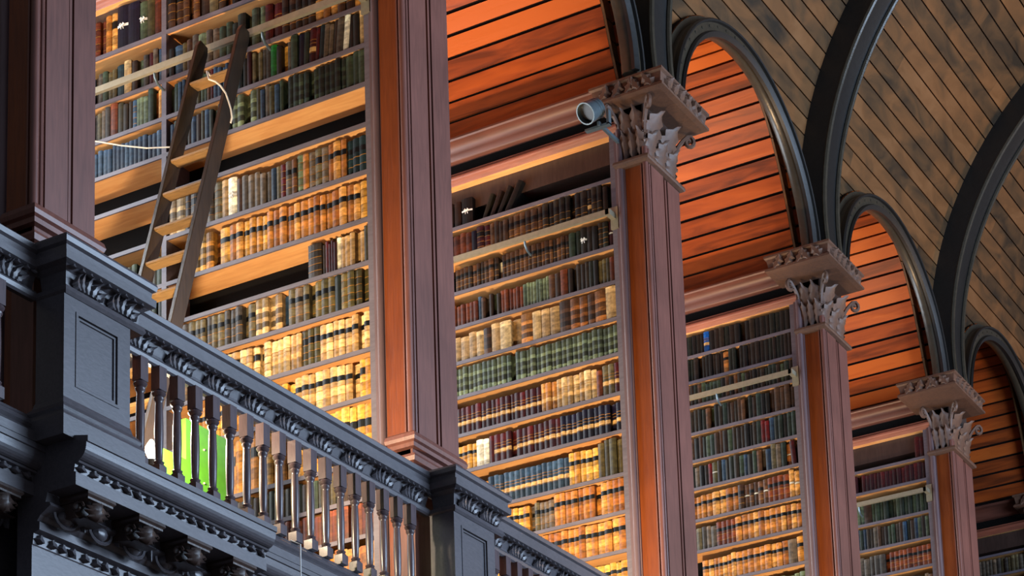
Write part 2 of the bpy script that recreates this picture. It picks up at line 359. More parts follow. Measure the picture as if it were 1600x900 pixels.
# ---------------------------------------------------------------- pilasters
CAPY = {2: (9.95, 10.7), 3: (13.31, 14.10), 4: (16.39, 17.18), 5: (19.48, 20.36), 6: (23.0, 23.8)}
PL = {0: 'panelled oak pillar at the near edge', 1: 'dark panelled oak pillar at the left edge of the picture',
      2: 'tallest panelled oak pillar right of the ladder, its side panel glowing orange', 3: 'oak pillar with carved capital beside the grey spotlight',
      4: 'third oak pillar with carved capital, between the two orange vaults', 5: 'slim dark oak pillar with carved capital left of the unlit alcove', 6: 'farthest dark oak pillar at the right edge'}
def pilaster(k):
    a, b = PIL[k]; yc = (a + b) / 2
    root = tag(empty('pilaster', (-7.12, yc, Z_FLOOR)), PL[k], 'pillar', 'oak pillars along the gallery')
    top = 9.5
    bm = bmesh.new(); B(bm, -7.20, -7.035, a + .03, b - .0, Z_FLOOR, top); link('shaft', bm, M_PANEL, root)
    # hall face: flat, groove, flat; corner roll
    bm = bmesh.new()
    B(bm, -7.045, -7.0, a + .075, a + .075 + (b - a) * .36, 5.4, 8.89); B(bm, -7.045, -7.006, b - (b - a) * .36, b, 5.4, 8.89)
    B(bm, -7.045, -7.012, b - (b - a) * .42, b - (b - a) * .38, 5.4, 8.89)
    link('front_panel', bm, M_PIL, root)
    bm = bmesh.new()
    tube(bm, [(-7.02, a + .022, 5.4), (-7.02, a + .022, 9.0)], .022, 10); tube(bm, [(-7.012, a + .058, 5.4), (-7.012, a + .058, 9.0)], .012, 8)
    link('corner_roll', bm, M_PIL, root, True)
    bm = bmesh.new(); B(bm, -7.06, -7.05, a + .012, a + .03, 5.4, 8.89); link('side_bead', bm, M_PIL, root)
    # plinth
    bm = bmesh.new()
    prof = [(.0, 5.46), (.03, 5.455), (.045, 5.44), (.052, 5.415), (.045, 5.395), (.03, 5.385), (.028, 5.36), (.0, 5.355), (.0, 5.32), (.035, 5.31), (.045, 5.29), (.035, 5.265), (.01, 5.26), (.01, Z_FLOOR)]
    ring_ext(bm, [(o - .03, z + .04) for o, z in prof], -7.17, XF + .01, a - .0, b + .02); link('plinth', bm, M_PIL, root)
    if k < 2: return root
    # capital
    c0, c1 = CAPY[k]; zt = 9.52
    cap = link('capital', (lambda bmx: (B(bmx, -7.24, -7.02, a + .03, b - .02, 8.88, 9.56), bmx)[1])(bmesh.new()), M_DARK, root)
    bm = bmesh.new(); ring_ext(bm, [(.0, 8.925), (.03, 8.915), (.035, 8.895), (.03, 8.88), (.0, 8.87)], -7.24, XF, a, b); link('necking', bm, M_CAP, cap)
    x1, x0 = -6.76, -7.40
    bm = bmesh.new(); ring_ext(bm, [(0, zt), (0, zt - .02), (-.018, zt - .03), (-.03, zt - .10), (-.005, zt - .125), (-.005, zt - .145), (-.05, zt - .15)], x0, x1, c0, c1); link('abacus', bm, M_CAP, cap)
    bm = bmesh.new()
    n = 7
    for i in range(n):
        y = c0 + .05 + (c1 - c0 - .1) * (i + .5) / n; s = 1 if i < n / 2 else -1
        leaf(bm, (x1 - .022, y, zt - .128), (0, s * .7, 1), (1, 0, .1), .13, .085, .022, 3, .010, 0, 7, 4)
        tube(bm, [(x1 - .012 + .006 * math.sin(q), y + s * .03 + .022 * math.cos(q * 1.0) * (1 - q / 9), zt - .07 + .022 * math.sin(q) * (1 - q / 9)) for q in [j * .8 for j in range(8)]], .008, 5)
    for i in range(5):
        x = x0 + .04 + (x1 - x0 - .08) * (i + .5) / 5; s = 1 if i < 2.5 else -1
        leaf(bm, (x, c0 + .022, zt - .128), (s * .7, 0, 1), (0, -1, .1), .13, .085, .022, 3, .010, 0, 7, 4)
        tube(bm, [(x + s * .03 + .022 * math.cos(q) * (1 - q / 9), c0 + .012, zt - .07 + .022 * math.sin(q) * (1 - q / 9)) for q in [j * .8 for j in range(8)]], .008, 5)
    link('abacus_carving', bm, M_CAP, cap, True)
    bm = bmesh.new()
    ya, yb = a + .02, b - .01
    for row, (z0, h, cu, nn) in enumerate(((8.93, .25, .07, 3), (9.06, .29, .11, 2))):
        for i in range(nn):
            y = ya + (yb - ya) * (i + .5) / nn; leaf(bm, (-7.02, y, z0), (0, 0, 1), (1, 0, 0), h, (yb - ya) / nn * .8, cu, 4, .010)
            if row == 0 or True:
                x = -7.22 + .2 * (i + .5) / nn; leaf(bm, (x, a + .03, z0), (0, 0, 1), (0, -1, 0), h, .2 / nn * 1.1, cu * .8, 4, .010)
                leaf(bm, (x, b - .02, z0), (0, 0, 1), (0, 1, 0), h, .2 / nn * 1.1, cu * .8, 4, .010)
    link('acanthus', bm, M_CAP, cap, True)
    bm = bmesh.new()
    for (px, py, dx, dy) in ((-7.02, a + .03, .7, -.7), (-7.02, b - .03, .7, .7), (-7.22, a + .03, -.3, -.95)):
        pts = []
        for j in range(22):
            t = j / 21
            if t < .4: u = t / .4; pts.append((px + dx * .13 * u ** 2, py + dy * .13 * u ** 2, 9.12 + .24 * u))
            else:
                q = (t - .4) / .6 * 7.5; rr = .056 * (1 - q / 9); pts.append((px + dx * (.13 + rr * math.sin(q) * .9), py + dy * (.13 + rr * math.sin(q) * .9), 9.36 - .056 + rr * math.cos(q)))
        tube(bm, pts, [.018] * 16 + [.015] * 6, 6); link('volute', bm, M_CAP, cap, True); bm = bmesh.new()
    tube(bm, [(-7.0, (a + b) / 2 - .06, 9.44), (-6.93, (a + b) / 2 - .03, 9.46), (-6.9, (a + b) / 2, 9.47), (-6.93, (a + b) / 2 + .03, 9.46), (-7.0, (a + b) / 2 + .06, 9.44)], .02, 6)
    link('rosette', bm, M_CAP, cap, True)
    return root
for k in range(0, 7): pilaster(k)

# ---------------------------------------------------------------- bookcases
SH = {0: [8.8, 8.5, 8.2, 7.9, 7.6, 7.3, 7.0, 6.7, 6.4, 6.1, 5.8, 5.4, 5.0, 4.6],
      1: [8.84, 8.485, 8.21, 7.94, 7.66, 7.336, 7.012, 6.72, 6.443, 6.142, 5.832, 5.42, 5.18, 4.94, 4.62],
      2: [8.841, 8.568, 8.285, 7.993, 7.693, 7.405, 7.088, 6.784, 6.441, 6.145, 5.842, 5.54, 5.22, 4.9, 4.6],
      3: [8.961, 8.712, 8.475, 8.21, 7.945, 7.676, 7.372, 7.076, 6.758, 6.45, 6.1, 5.7, 5.3, 4.9, 4.6],
      4: [8.909, 8.668, 8.318, 8.039, 7.74, 7.43, 7.1, 6.8, 6.5, 6.1, 5.7, 5.3, 4.9, 4.6],
      5: [8.95, 8.70, 8.41, 8.12, 7.8, 7.5, 7.1, 6.8, 6.5, 6.1, 5.7, 5.3, 4.9, 4.6]}
BL = {0: 'oak bookcase end just showing at the left picture edge', 1: 'tall open oak bookcase behind the leaning ladder', 2: 'tall oak bookcase between the tallest pillar and the spotlight pillar',
      3: 'oak bookcase of dark and tan volumes seen below the first orange vault', 4: 'narrow oak bookcase below the second orange vault', 5: 'dim oak bookcase at the lower right edge'}
ZTOP = 9.19; DEP = .23
X_DIV = (-8.93, -8.97)
for k in range(0, 6):
    yf = FACE[k]
    root = tag(empty('bookcase', (-8.9, yf + .12, Z_FLOOR)), BL[k], 'bookcase', 'bookcases across the gallery alcoves')
    bm = bmesh.new(); B(bm, X_BACK, -7.2, yf + DEP, yf + DEP + .02, Z_FLOOR, 9.2); link('back_panel', bm, M_BACK, root)
    for (xa, xb) in ((XS - .0, -7.28), X_DIV[::-1], (-10.65, -10.6)):
        bm = bmesh.new(); B(bm, xa, xb, yf, yf + DEP, Z_FLOOR, ZTOP); 
        link('upright', bm, M_EDGE, root)
    bm = bmesh.new()
    B(bm, -7.285, -7.2, yf - .01, yf + .05, Z_FLOOR, 9.2); link('side_stile', bm, M_STILE, root)
    bm = bmesh.new(); tube(bm, [(-7.235, yf - .012, Z_FLOOR), (-7.235, yf - .012, 9.2)], .026, 10); link('stile_roll', bm, M_STILE, root, True)
    for z in SH[k]:
        for (xa, xb) in ((X_DIV[0], XS), (-10.6, X_DIV[1])):
            bm = bmesh.new(); B(bm, xa, xb, yf + .012, yf + DEP, z - .024, z)
            s = link('shelf', bm, M_UND, root)
            bm = bmesh.new(); B(bm, xa, xb, yf, yf + .0115, z - .027, z + .001); link('shelf_edge', bm, M_EDGE, s)
    bm = bmesh.new(); B(bm, -10.6, XS, yf + .0, yf + DEP, 9.19, 9.215); link('top_board', bm, M_UND, root)
    # crown: lower torus, frieze, upper crown
    bm = bmesh.new()
    pts = [(yf + .05, 9.215), (yf + .0, 9.19), (yf - .012, 9.20), (yf - .022, 9.205)] + [(yf - .03 - .022 * math.sin(q), 9.235 - .022 * math.cos(q)) for q in [i * math.pi / 6 for i in range(7)]] + [(yf - .012, 9.262), (yf - .03, 9.268), (yf - .03, 9.277), (yf + .05, 9.28)]
    poly_ext(bm, pts, 'x', -10.6, -7.24); link('lower_moulding', bm, M_CORN, root, True)
    bm = bmesh.new(); poly_ext(bm, [(yf + .02, 9.275), (yf + .02, 9.40), (yf + .1, 9.40), (yf + .1, 9.275)], 'x', -10.6, -7.2); link('frieze_board', bm, M_BACK, root)
    bm = bmesh.new()
    pts = [(yf + .06, 9.38), (yf - .02, 9.385), (yf - .035, 9.395), (yf - .04, 9.41)] + [(yf - .045 - .095 * (1 - math.cos(q)), 9.415 + .075 * math.sin(q)) for q in [i * math.pi / 12 for i in range(7)]] + [(yf - .15, 9.50), (yf - .15, 9.515), (yf + .06, 9.52)]
    poly_ext(bm, pts, 'x', -10.6, -7.3); link('crown_moulding', bm, M_CROWN, root, True)
    # metal ladder rail on brackets
    zr = 8.50; yr = yf - .10
    rail = link('ladder_rail', (lambda q: (poly_ext(q, [(yr - .012, zr - .022), (yr + .012, zr - .022), (yr + .012, zr + .022), (yr - .012, zr + .022)], 'x', -10.55, -7.30), q)[1])(bmesh.new()), M_RAIL, root)
    bm = bmesh.new(); B(bm, -7.33, -7.29, yr - .012, yf, zr - .022, zr + .022); B(bm, -7.335, -7.27, yf - .02, yf - .004, zr - .10, zr + .08); link('rail_end_bracket', bm, M_RAIL, rail)
    for x in (-8.06, -8.95, -9.9):
        bm = bmesh.new(); tube(bm, [(x, yr + .01, zr - .02), (x, yr + .015, zr - .05), (x, yr + .04, zr - .085), (x, yf - .004, zr - .10)], .009, 6); link('rail_hook', bm, M_STEEL, rail, True)

# ---------------------------------------------------------------- books
P = {'tan': [(190, 154, 100), (198, 162, 108), (176, 138, 88), (206, 176, 128), (184, 148, 102)],
     'gold': [(206, 178, 116), (212, 186, 128), (198, 166, 106)],
     'cream': [(210, 192, 160), (200, 180, 148), (218, 202, 172), (192, 172, 138)],
     'olive': [(142, 132, 100), (128, 122, 92), (154, 144, 110), (116, 110, 86)],
     'grey': [(140, 132, 122), (154, 142, 128), (124, 118, 112), (148, 140, 118)],
     'dgreen': [(106, 120, 104), (96, 112, 104), (116, 128, 108), (90, 102, 92), (122, 132, 114)],
     'black': [(80, 76, 66), (92, 80, 68), (70, 70, 68), (102, 90, 74), (80, 88, 78)],
     'brown': [(130, 106, 84), (116, 94, 76), (146, 118, 90), (106, 88, 72)],
     'maroon': [(120, 44, 52), (104, 40, 52), (132, 56, 62), (110, 52, 66)],
     'red': [(148, 44, 40), (132, 40, 36)],
     'navy': [(60, 56, 92), (54, 52, 84), (70, 64, 100)],
     'blue': [(98, 122, 142), (86, 108, 128), (110, 132, 150)],
     'teal': [(74, 104, 108), (64, 92, 98)],
     'white': [(226, 220, 206), (232, 228, 216)],
     'ggrey': [(150, 158, 138), (140, 150, 134), (158, 164, 142)],
     'cyan': [(40, 140, 190)], 'bgreen': [(60, 150, 84)], 'rust': [(160, 112, 74), (146, 98, 66)]}
P['mixd'] = P['dgreen'] + P['black'] + P['brown'] + P['grey'] + P['blue']
P['mixl'] = P['grey'] + P['olive'] + P['brown'] + P['blue'] + P['dgreen']
P['mixb'] = P['black'] + P['black'] + P['brown'] + P['dgreen']
NAMES = {'tan': 'tan calf', 'gold': 'golden tan', 'cream': 'cream vellum', 'olive': 'olive', 'grey': 'grey', 'dgreen': 'dark green', 'black': 'black', 'brown': 'brown', 'maroon': 'maroon',
         'red': 'red', 'navy': 'navy', 'blue': 'slate blue', 'teal': 'teal', 'white': 'white', 'ggrey': 'grey-green', 'cyan': 'bright blue', 'bgreen': 'bright green', 'rust': 'rust brown'}
def cname(c):
    for n in NAMES:
        if c in P[n]: return NAMES[n]
    return 'dark'
# rows: (bay, shelf index, section) -> list of (count, palette, mean width, height, style, lean)
# styles: '' plain, 'L' dark title band high, 'W' pale label low, 'G' gilt lines, 'S' broad darker stripes, 'K' tied with white tape
ROWS = {
 (1,0,'R'): [(8,'brown',.062,.30,'G'),(6,'olive',.055,.28,'L'),(3,'olive',.06,.28,''),(1,'black',.06,.29,''),(1,'tan',.055,.28,'L'),(1,'brown',.06,.29,'G'),(1,'grey',.07,.30,'K'),(1,'brown',.07,.30,'K'),(9,'brown',.055,.28,'G')],
 (1,1,'R'): [(1,'gold',.06,.24,'G'),(2,'brown',.06,.25,'L'),(3,'tan',.058,.24,'L'),(3,'black',.05,.24,'L'),(2,'brown',.05,.24,'L'),(1,'maroon',.065,.23,'W'),(1,'red',.06,.25,''),(1,'ggrey',.05,.25,''),(3,'dgreen',.058,.24,''),(3,'dgreen',.055,.22,''),(2,'grey',.05,.22,''),(1,'ggrey',.075,.22,''),(1,'grey',.06,.22,''),(1,'brown',.05,.21,''),(1,'olive',.04,.21,''),(1,'blue',.065,.21,''),(1,'black',.04,.20,'')],
 (1,2,'R'): [(1,'cream',.035,.25,''),(2,'black',.04,.22,''),(1,'white',.05,.24,'',.09),(1,'grey',.045,.23,'',.09),(1,'brown',.035,.22,'',.09),(2,'grey',.035,.22,'',.08),(1,'teal',.032,.22,'',.08),(1,'maroon',.025,.23,'',.07),(1,'maroon',.05,.23,'W',.06),(1,'dgreen',.045,.22,'',.04),(1,'navy',.04,.23,'',.03),(1,'dgreen',.055,.22,''),(1,'grey',.03,.21,''),(1,'gold',.04,.20,''),(1,'black',.04,.2,''),(1,'bgreen',.05,.21,''),(5,'grey',.032,.21,''),(1,'maroon',.03,.22,''),(1,'black',.04,.2,''),(1,'teal',.045,.21,''),(2,'grey',.035,.21,''),(4,'blue',.03,.21,''),(1,'red',.03,.21,''),(9,'mixl',.03,.21,''),(7,'dgreen',.04,.20,'')],
 (1,3,'R'): [(3,'dgreen',.05,.22,''),(12,'dgreen',.042,.21,'S'),(6,'mixl',.036,.21,''),(4,'ggrey',.05,.21,'S'),(14,'mixl',.036,.20,''),(8,'blue',.036,.20,''),(6,'grey',.035,.19,'')],
 (1,5,'R'): [(3,'teal',.05,.23,'L'),(3,'tan',.048,.24,'L'),(3,'grey',.05,.24,'G'),(1,'tan',.045,.24,'G'),(1,'ggrey',.05,.24,'G'),(1,'brown',.035,.23,'L'),(1,'grey',.045,.23,'L'),(1,'maroon',.045,.22,'G'),(1,'grey',.035,.22,''),(1,'blue',.04,.22,''),(5,'grey',.045,.22,''),(1,'brown',.05,.22,''),(1,'white',.075,.26,'K'),(1,'cream',.055,.24,''),(4,'grey',.062,.25,'G'),(1,'brown',.05,.24,'G'),(5,'cream',.062,.24,'S'),(2,'blue',.035,.22,'')],
 (1,6,'R'): [(1,'gold',.052,.245,'G'),(14,'tan',.052,.24,'L'),(4,'gold',.05,.235,'L'),(2,'tan',.055,.235,'L'),(1,'gold',.07,.24,'L'),(1,'tan',.055,.23,'S'),(3,'gold',.055,.24,'S')],
 (1,7,'R'): [(1,'olive',.04,.23,''),(5,'cream',.034,.21,''),(1,'white',.03,.21,''),(4,'maroon',.022,.20,''),(1,'brown',.03,.19,''),(1,'black',.11,.215,'G')],
 (1,8,'R'): [(4,'olive',.052,.24,'G'),(1,'black',.05,.23,''),(4,'olive',.05,.235,'L'),(3,'grey',.055,.23,'L'),(1,'blue',.05,.22,''),(4,'cream',.055,.23,'S'),(12,'grey',.05,.22,'L')],
 (1,9,'R'): [(8,'cream',.048,.225,'L'),(3,'olive',.048,.225,'G'),(5,'cream',.045,.22,'W'),(8,'cream',.052,.22,'G'),(6,'grey',.05,.22,'L')],
 (1,10,'R'): [(2,'gold',.045,.235,'G'),(9,'cream',.05,.23,'L'),(4,'gold',.05,.22,'L'),(12,'gold',.05,.22,'L')],
 (1,11,'R'): [(6,'gold',.055,.34,'L'),(20,'gold',.058,.33,'G')],
 (1,12,'R'): [(30,'mixl',.04,.18,'')],
 (1,13,'R'): [(30,'rust',.045,.19,'')],
 (1,14,'R'): [(30,'tan',.05,.25,'')],
 (1,0,'L'): [(1,'rust',.06,.28,''),(1,'olive',.07,.30,''),(1,'dgreen',.07,.27,'K'),(1,'navy',.095,.29,''),(1,'navy',.095,.30,'K'),(2,'tan',.052,.27,'G'),(4,'rust',.05,.25,'G')],
 (1,1,'L'): [(1,'blue',.03,.22,''),(1,'grey',.045,.23,''),(1,'maroon',.04,.23,''),(1,'grey',.045,.22,''),(1,'dgreen',.055,.22,''),(1,'brown',.055,.22,''),(1,'cream',.06,.22,''),(1,'teal',.07,.22,''),(12,'mixl',.045,.21,'')],
 (1,2,'L'): [(2,'tan',.035,.2,''),(1,'dgreen',.04,.22,''),(3,'ggrey',.036,.2,''),(1,'blue',.04,.2,'G'),(2,'black',.04,.19,''),(1,'olive',.05,.22,''),(1,'rust',.055,.22,''),(1,'grey',.05,.22,''),(12,'grey',.036,.2,'')],
 (1,3,'L'): [(20,'blue',.04,.18,''),(6,'mixl',.04,.18,'')],
 (1,6,'L'): [(12,'mixl',.045,.20,''),(4,'tan',.05,.22,'')],
 (1,8,'L'): [(20,'cream',.05,.2,'')],
 (1,4,'L'): [], (1,7,'L'): [(24,'mixb',.045,.2,'')],
 (2,1,'R'): [(2,'black',.042,.22,''),(2,'black',.048,.225,'L'),(1,'black',.045,.22,'W'),(8,'black',.05,.22,'L'),(6,'brown',.052,.21,'L'),(4,'brown',.04,.20,''),(2,'maroon',.06,.2,'G'),(1,'navy',.05,.19,''),(3,'rust',.06,.19,''),(4,'brown',.05,.19,'')],
 (2,0,'L2'): [],
 (2,2,'R'): [(1,'maroon',.05,.20,'K'),(2,'black',.05,.2,'G'),(2,'black',.045,.19,''),(1,'black',.055,.2,'K'),(2,'dgreen',.05,.2,''),(8,'brown',.036,.19,'L'),(8,'brown',.038,.19,'L'),(1,'white',.035,.15,''),(10,'brown',.038,.18,'L')],
 (2,3,'R'): [(1,'rust',.04,.2,''),(3,'olive',.036,.2,''),(6,'black',.04,.2,''),(1,'black',.05,.2,''),(1,'rust',.06,.2,''),(2,'brown',.05,.2,''),(8,'ggrey',.03,.19,''),(6,'rust',.034,.18,''),(6,'mixd',.034,.18,''),(6,'rust',.04,.17,'')],
 (2,4,'R'): [(1,'cream',.09,.235,''),(1,'tan',.1,.24,'S'),(1,'brown',.07,.235,'S'),(2,'tan',.08,.235,'S'),(1,'brown',.09,.235,'S'),(3,'cream',.08,.23,''),(1,'tan',.09,.23,'S'),(3,'cream',.085,.225,''),(1,'brown',.07,.2,'S'),(6,'cream',.08,.2,'')],
 (2,5,'R'): [(36,'ggrey',.045,.215,'S')],
 (2,6,'R'): [(1,'maroon',.045,.23,'W'),(2,'grey',.05,.22,'W'),(1,'rust',.05,.21,''),(7,'cream',.05,.22,'W'),(3,'tan',.05,.215,'W'),(5,'maroon',.045,.2,'W'),(12,'maroon',.045,.2,'W')],
 (2,7,'R'): [(11,'navy',.045,.215,'W'),(12,'maroon',.05,.21,'W'),(1,'red',.04,.21,''),(2,'white',.055,.2,''),(6,'gold',.045,.19,'L')],
 (2,8,'R'): [(4,'olive',.055,.27,''),(5,'gold',.05,.235,'L'),(15,'blue',.045,.22,'W'),(10,'gold',.045,.2,'L')],
 (2,9,'R'): [(12,'tan',.05,.235,'L'),(5,'grey',.042,.21,'L'),(5,'gold',.05,.21,'L'),(3,'gold',.05,.2,'L')],
 (2,10,'R'): [(14,'tan',.055,.235,'L'),(10,'gold',.05,.21,'G')],
 (2,11,'R'): [(20,'gold',.05,.2,'L')], (2,12,'R'): [(20,'tan',.05,.22,'L')],
 (3,0,'R'): [(14,'black',.05,.20,''),(2,'black',.05,.19,''),(1,'cyan',.05,.18,'W'),(6,'black',.045,.18,'')],
 (3,1,'R'): [(16,'black',.04,.21,''),(1,'tan',.05,.19,'L'),(14,'black',.04,.2,'')],
 (3,2,'R'): [(34,'mixb',.04,.18,'')],
 (3,3,'R'): [(5,'brown',.05,.21,''),(24,'mixb',.04,.2,'')],
 (3,4,'R'): [(6,'mixd',.045,.22,''),(2,'red',.04,.2,''),(20,'mixb',.042,.2,'')],
 (3,5,'R'): [(1,'maroon',.05,.22,'',-.07),(1,'tan',.05,.21,'K'),(3,'mixd',.055,.22,''),(12,'mixd',.045,.2,''),(1,'olive',.05,.2,'K'),(1,'red',.04,.2,''),(12,'mixd',.045,.19,'')],
 (3,6,'R'): [(2,'tan',.05,.24,'K'),(4,'rust',.055,.22,'L'),(6,'brown',.05,.21,'K'),(5,'tan',.06,.21,'L'),(8,'tan',.05,.2,'L')],
 (3,7,'R'): [(12,'tan',.055,.22,'L'),(4,'rust',.05,.21,'L'),(10,'grey',.05,.2,'')],
 (3,8,'R'): [(1,'gold',.06,.22,'L'),(1,'grey',.1,.22,''),(10,'tan',.055,.21,'L'),(6,'tan',.05,.2,'L')],
 (3,9,'R'): [(8,'ggrey',.05,.2,''),(4,'brown',.05,.2,''),(1,'red',.05,.2,'',-.15)],
 (3,10,'R'): [(20,'grey',.05,.22,'')],
 (4,0,'R'): [(2,'maroon',.05,.21,'')],
 (4,1,'R'): [(26,'maroon',.045,.17,'')],
 (4,2,'R'): [(14,'dgreen',.045,.23,''),(1,'brown',.09,.22,''),(14,'ggrey',.045,.2,'')],
 (4,3,'R'): [(32,'mixd',.04,.21,'')],
 (4,4,'R'): [(10,'rust',.05,.2,'L'),(6,'grey',.06,.2,''),(1,'white',.05,.18,'L'),(8,'mixd',.04,.2,'')],
 (4,5,'R'): [(26,'mixl',.045,.2,'')],
 (5,1,'R'): [(30,'grey',.045,.18,'')], (5,2,'R'): [(30,'black',.045,.17,'')], (5,3,'R'): [(30,'black',.045,.18,'')],
}
ORDW = ['first', 'second', 'third', 'fourth', 'fifth', 'sixth', 'seventh', 'eighth', 'ninth', 'tenth', 'eleventh', 'twelfth', 'thirteenth', 'fourteenth', 'fifteenth', 'sixteenth', 'seventeenth', 'eighteenth', 'nineteenth', 'twentieth']
def ordn(n):
    if n <= 20: return ORDW[n - 1]
    t = {2: 'twenty', 3: 'thirty', 4: 'forty'}[n // 10]
    return t + '-' + ORDW[n % 10 - 1] if n % 10 else t[:-1] + 'ieth'
books = []
def lay(key, segs, start_x=None, dirn=-1):
    bay, si, sec = key; z = SH[bay][si]; yf = FACE[bay]
    x = (XS - .004) if sec == 'R' else X_DIV[1] - .004
    lim = X_DIV[0] if sec == 'R' else -10.5
    vis = {1: -9.75, 2: -8.95, 3: -8.6, 4: -8.4, 5: -8.5}[bay]
    rnd = random.Random(bay * 100 + si * 3 + (sec == 'L')); n = 0; last = None
    for s in segs:
        cnt, pal, wm, hm, st = s[:5]; lean = s[5] if len(s) > 5 else 0
        if last is not None and abs(lean) < .001 and last > .001: x -= 0
        for q in range(cnt):
            wd = wm * rnd.uniform(.85, 1.17) if pal not in ('ggrey',) else wm * rnd.uniform(.92, 1.08)
            ext = abs(math.sin(lean)) * hm
            if last is None and lean: x -= ext
            if x - wd < lim or x < vis: return
            h = min(hm * 1.07 * rnd.uniform(.97, 1.02) if st in ('L', 'W', 'G', 'S') else hm * 1.07 * rnd.uniform(.92, 1.04), ((SH[bay][si - 1] if si else ZTOP) - z) - .032)
            c = rnd.choice(P[pal]); n += 1
            style = st
            if st == 'K' and cnt > 2: style = 'K' if q % 2 == 0 else 'L'
            books.append(dict(bay=bay, si=si, sec=sec, n=n, x=x - wd / 2, y=yf + rnd.uniform(.010, .024) + (rnd.random() < .07) * .03, z=z + .0012, w=wd - .0016, h=h, c=c, st=style, lean=lean, var=rnd.random()))
            x -= wd; last = lean
for key, segs in ROWS.items(): lay(key, segs)
# the leaning group on the otherwise empty top shelf of the second bookcase
for n, (x, wd, h, c, st, lean) in enumerate([(-8.28, .05, .26, (60, 54, 46), '', .52), (-8.365, .036, .25, (70, 64, 56), "", .48), (-8.43, .036, .23, (96, 76, 66), '', .42), (-8.50, .034, .22, (84, 80, 62), '', .40),
                                              (-8.65, .10, .23, (44, 42, 38), 'K', 0), (-8.74, .06, .22, (96, 68, 50), '', 0), (-8.81, .06, .22, (82, 60, 46), '', 0)]):
    books.append(dict(bay=2, si=0, sec='R', n=n + 1, x=x, y=FACE[2] + .03, z=SH[2][0] + .0012, w=wd, h=h, c=c, st=st, lean=lean, var=.5))

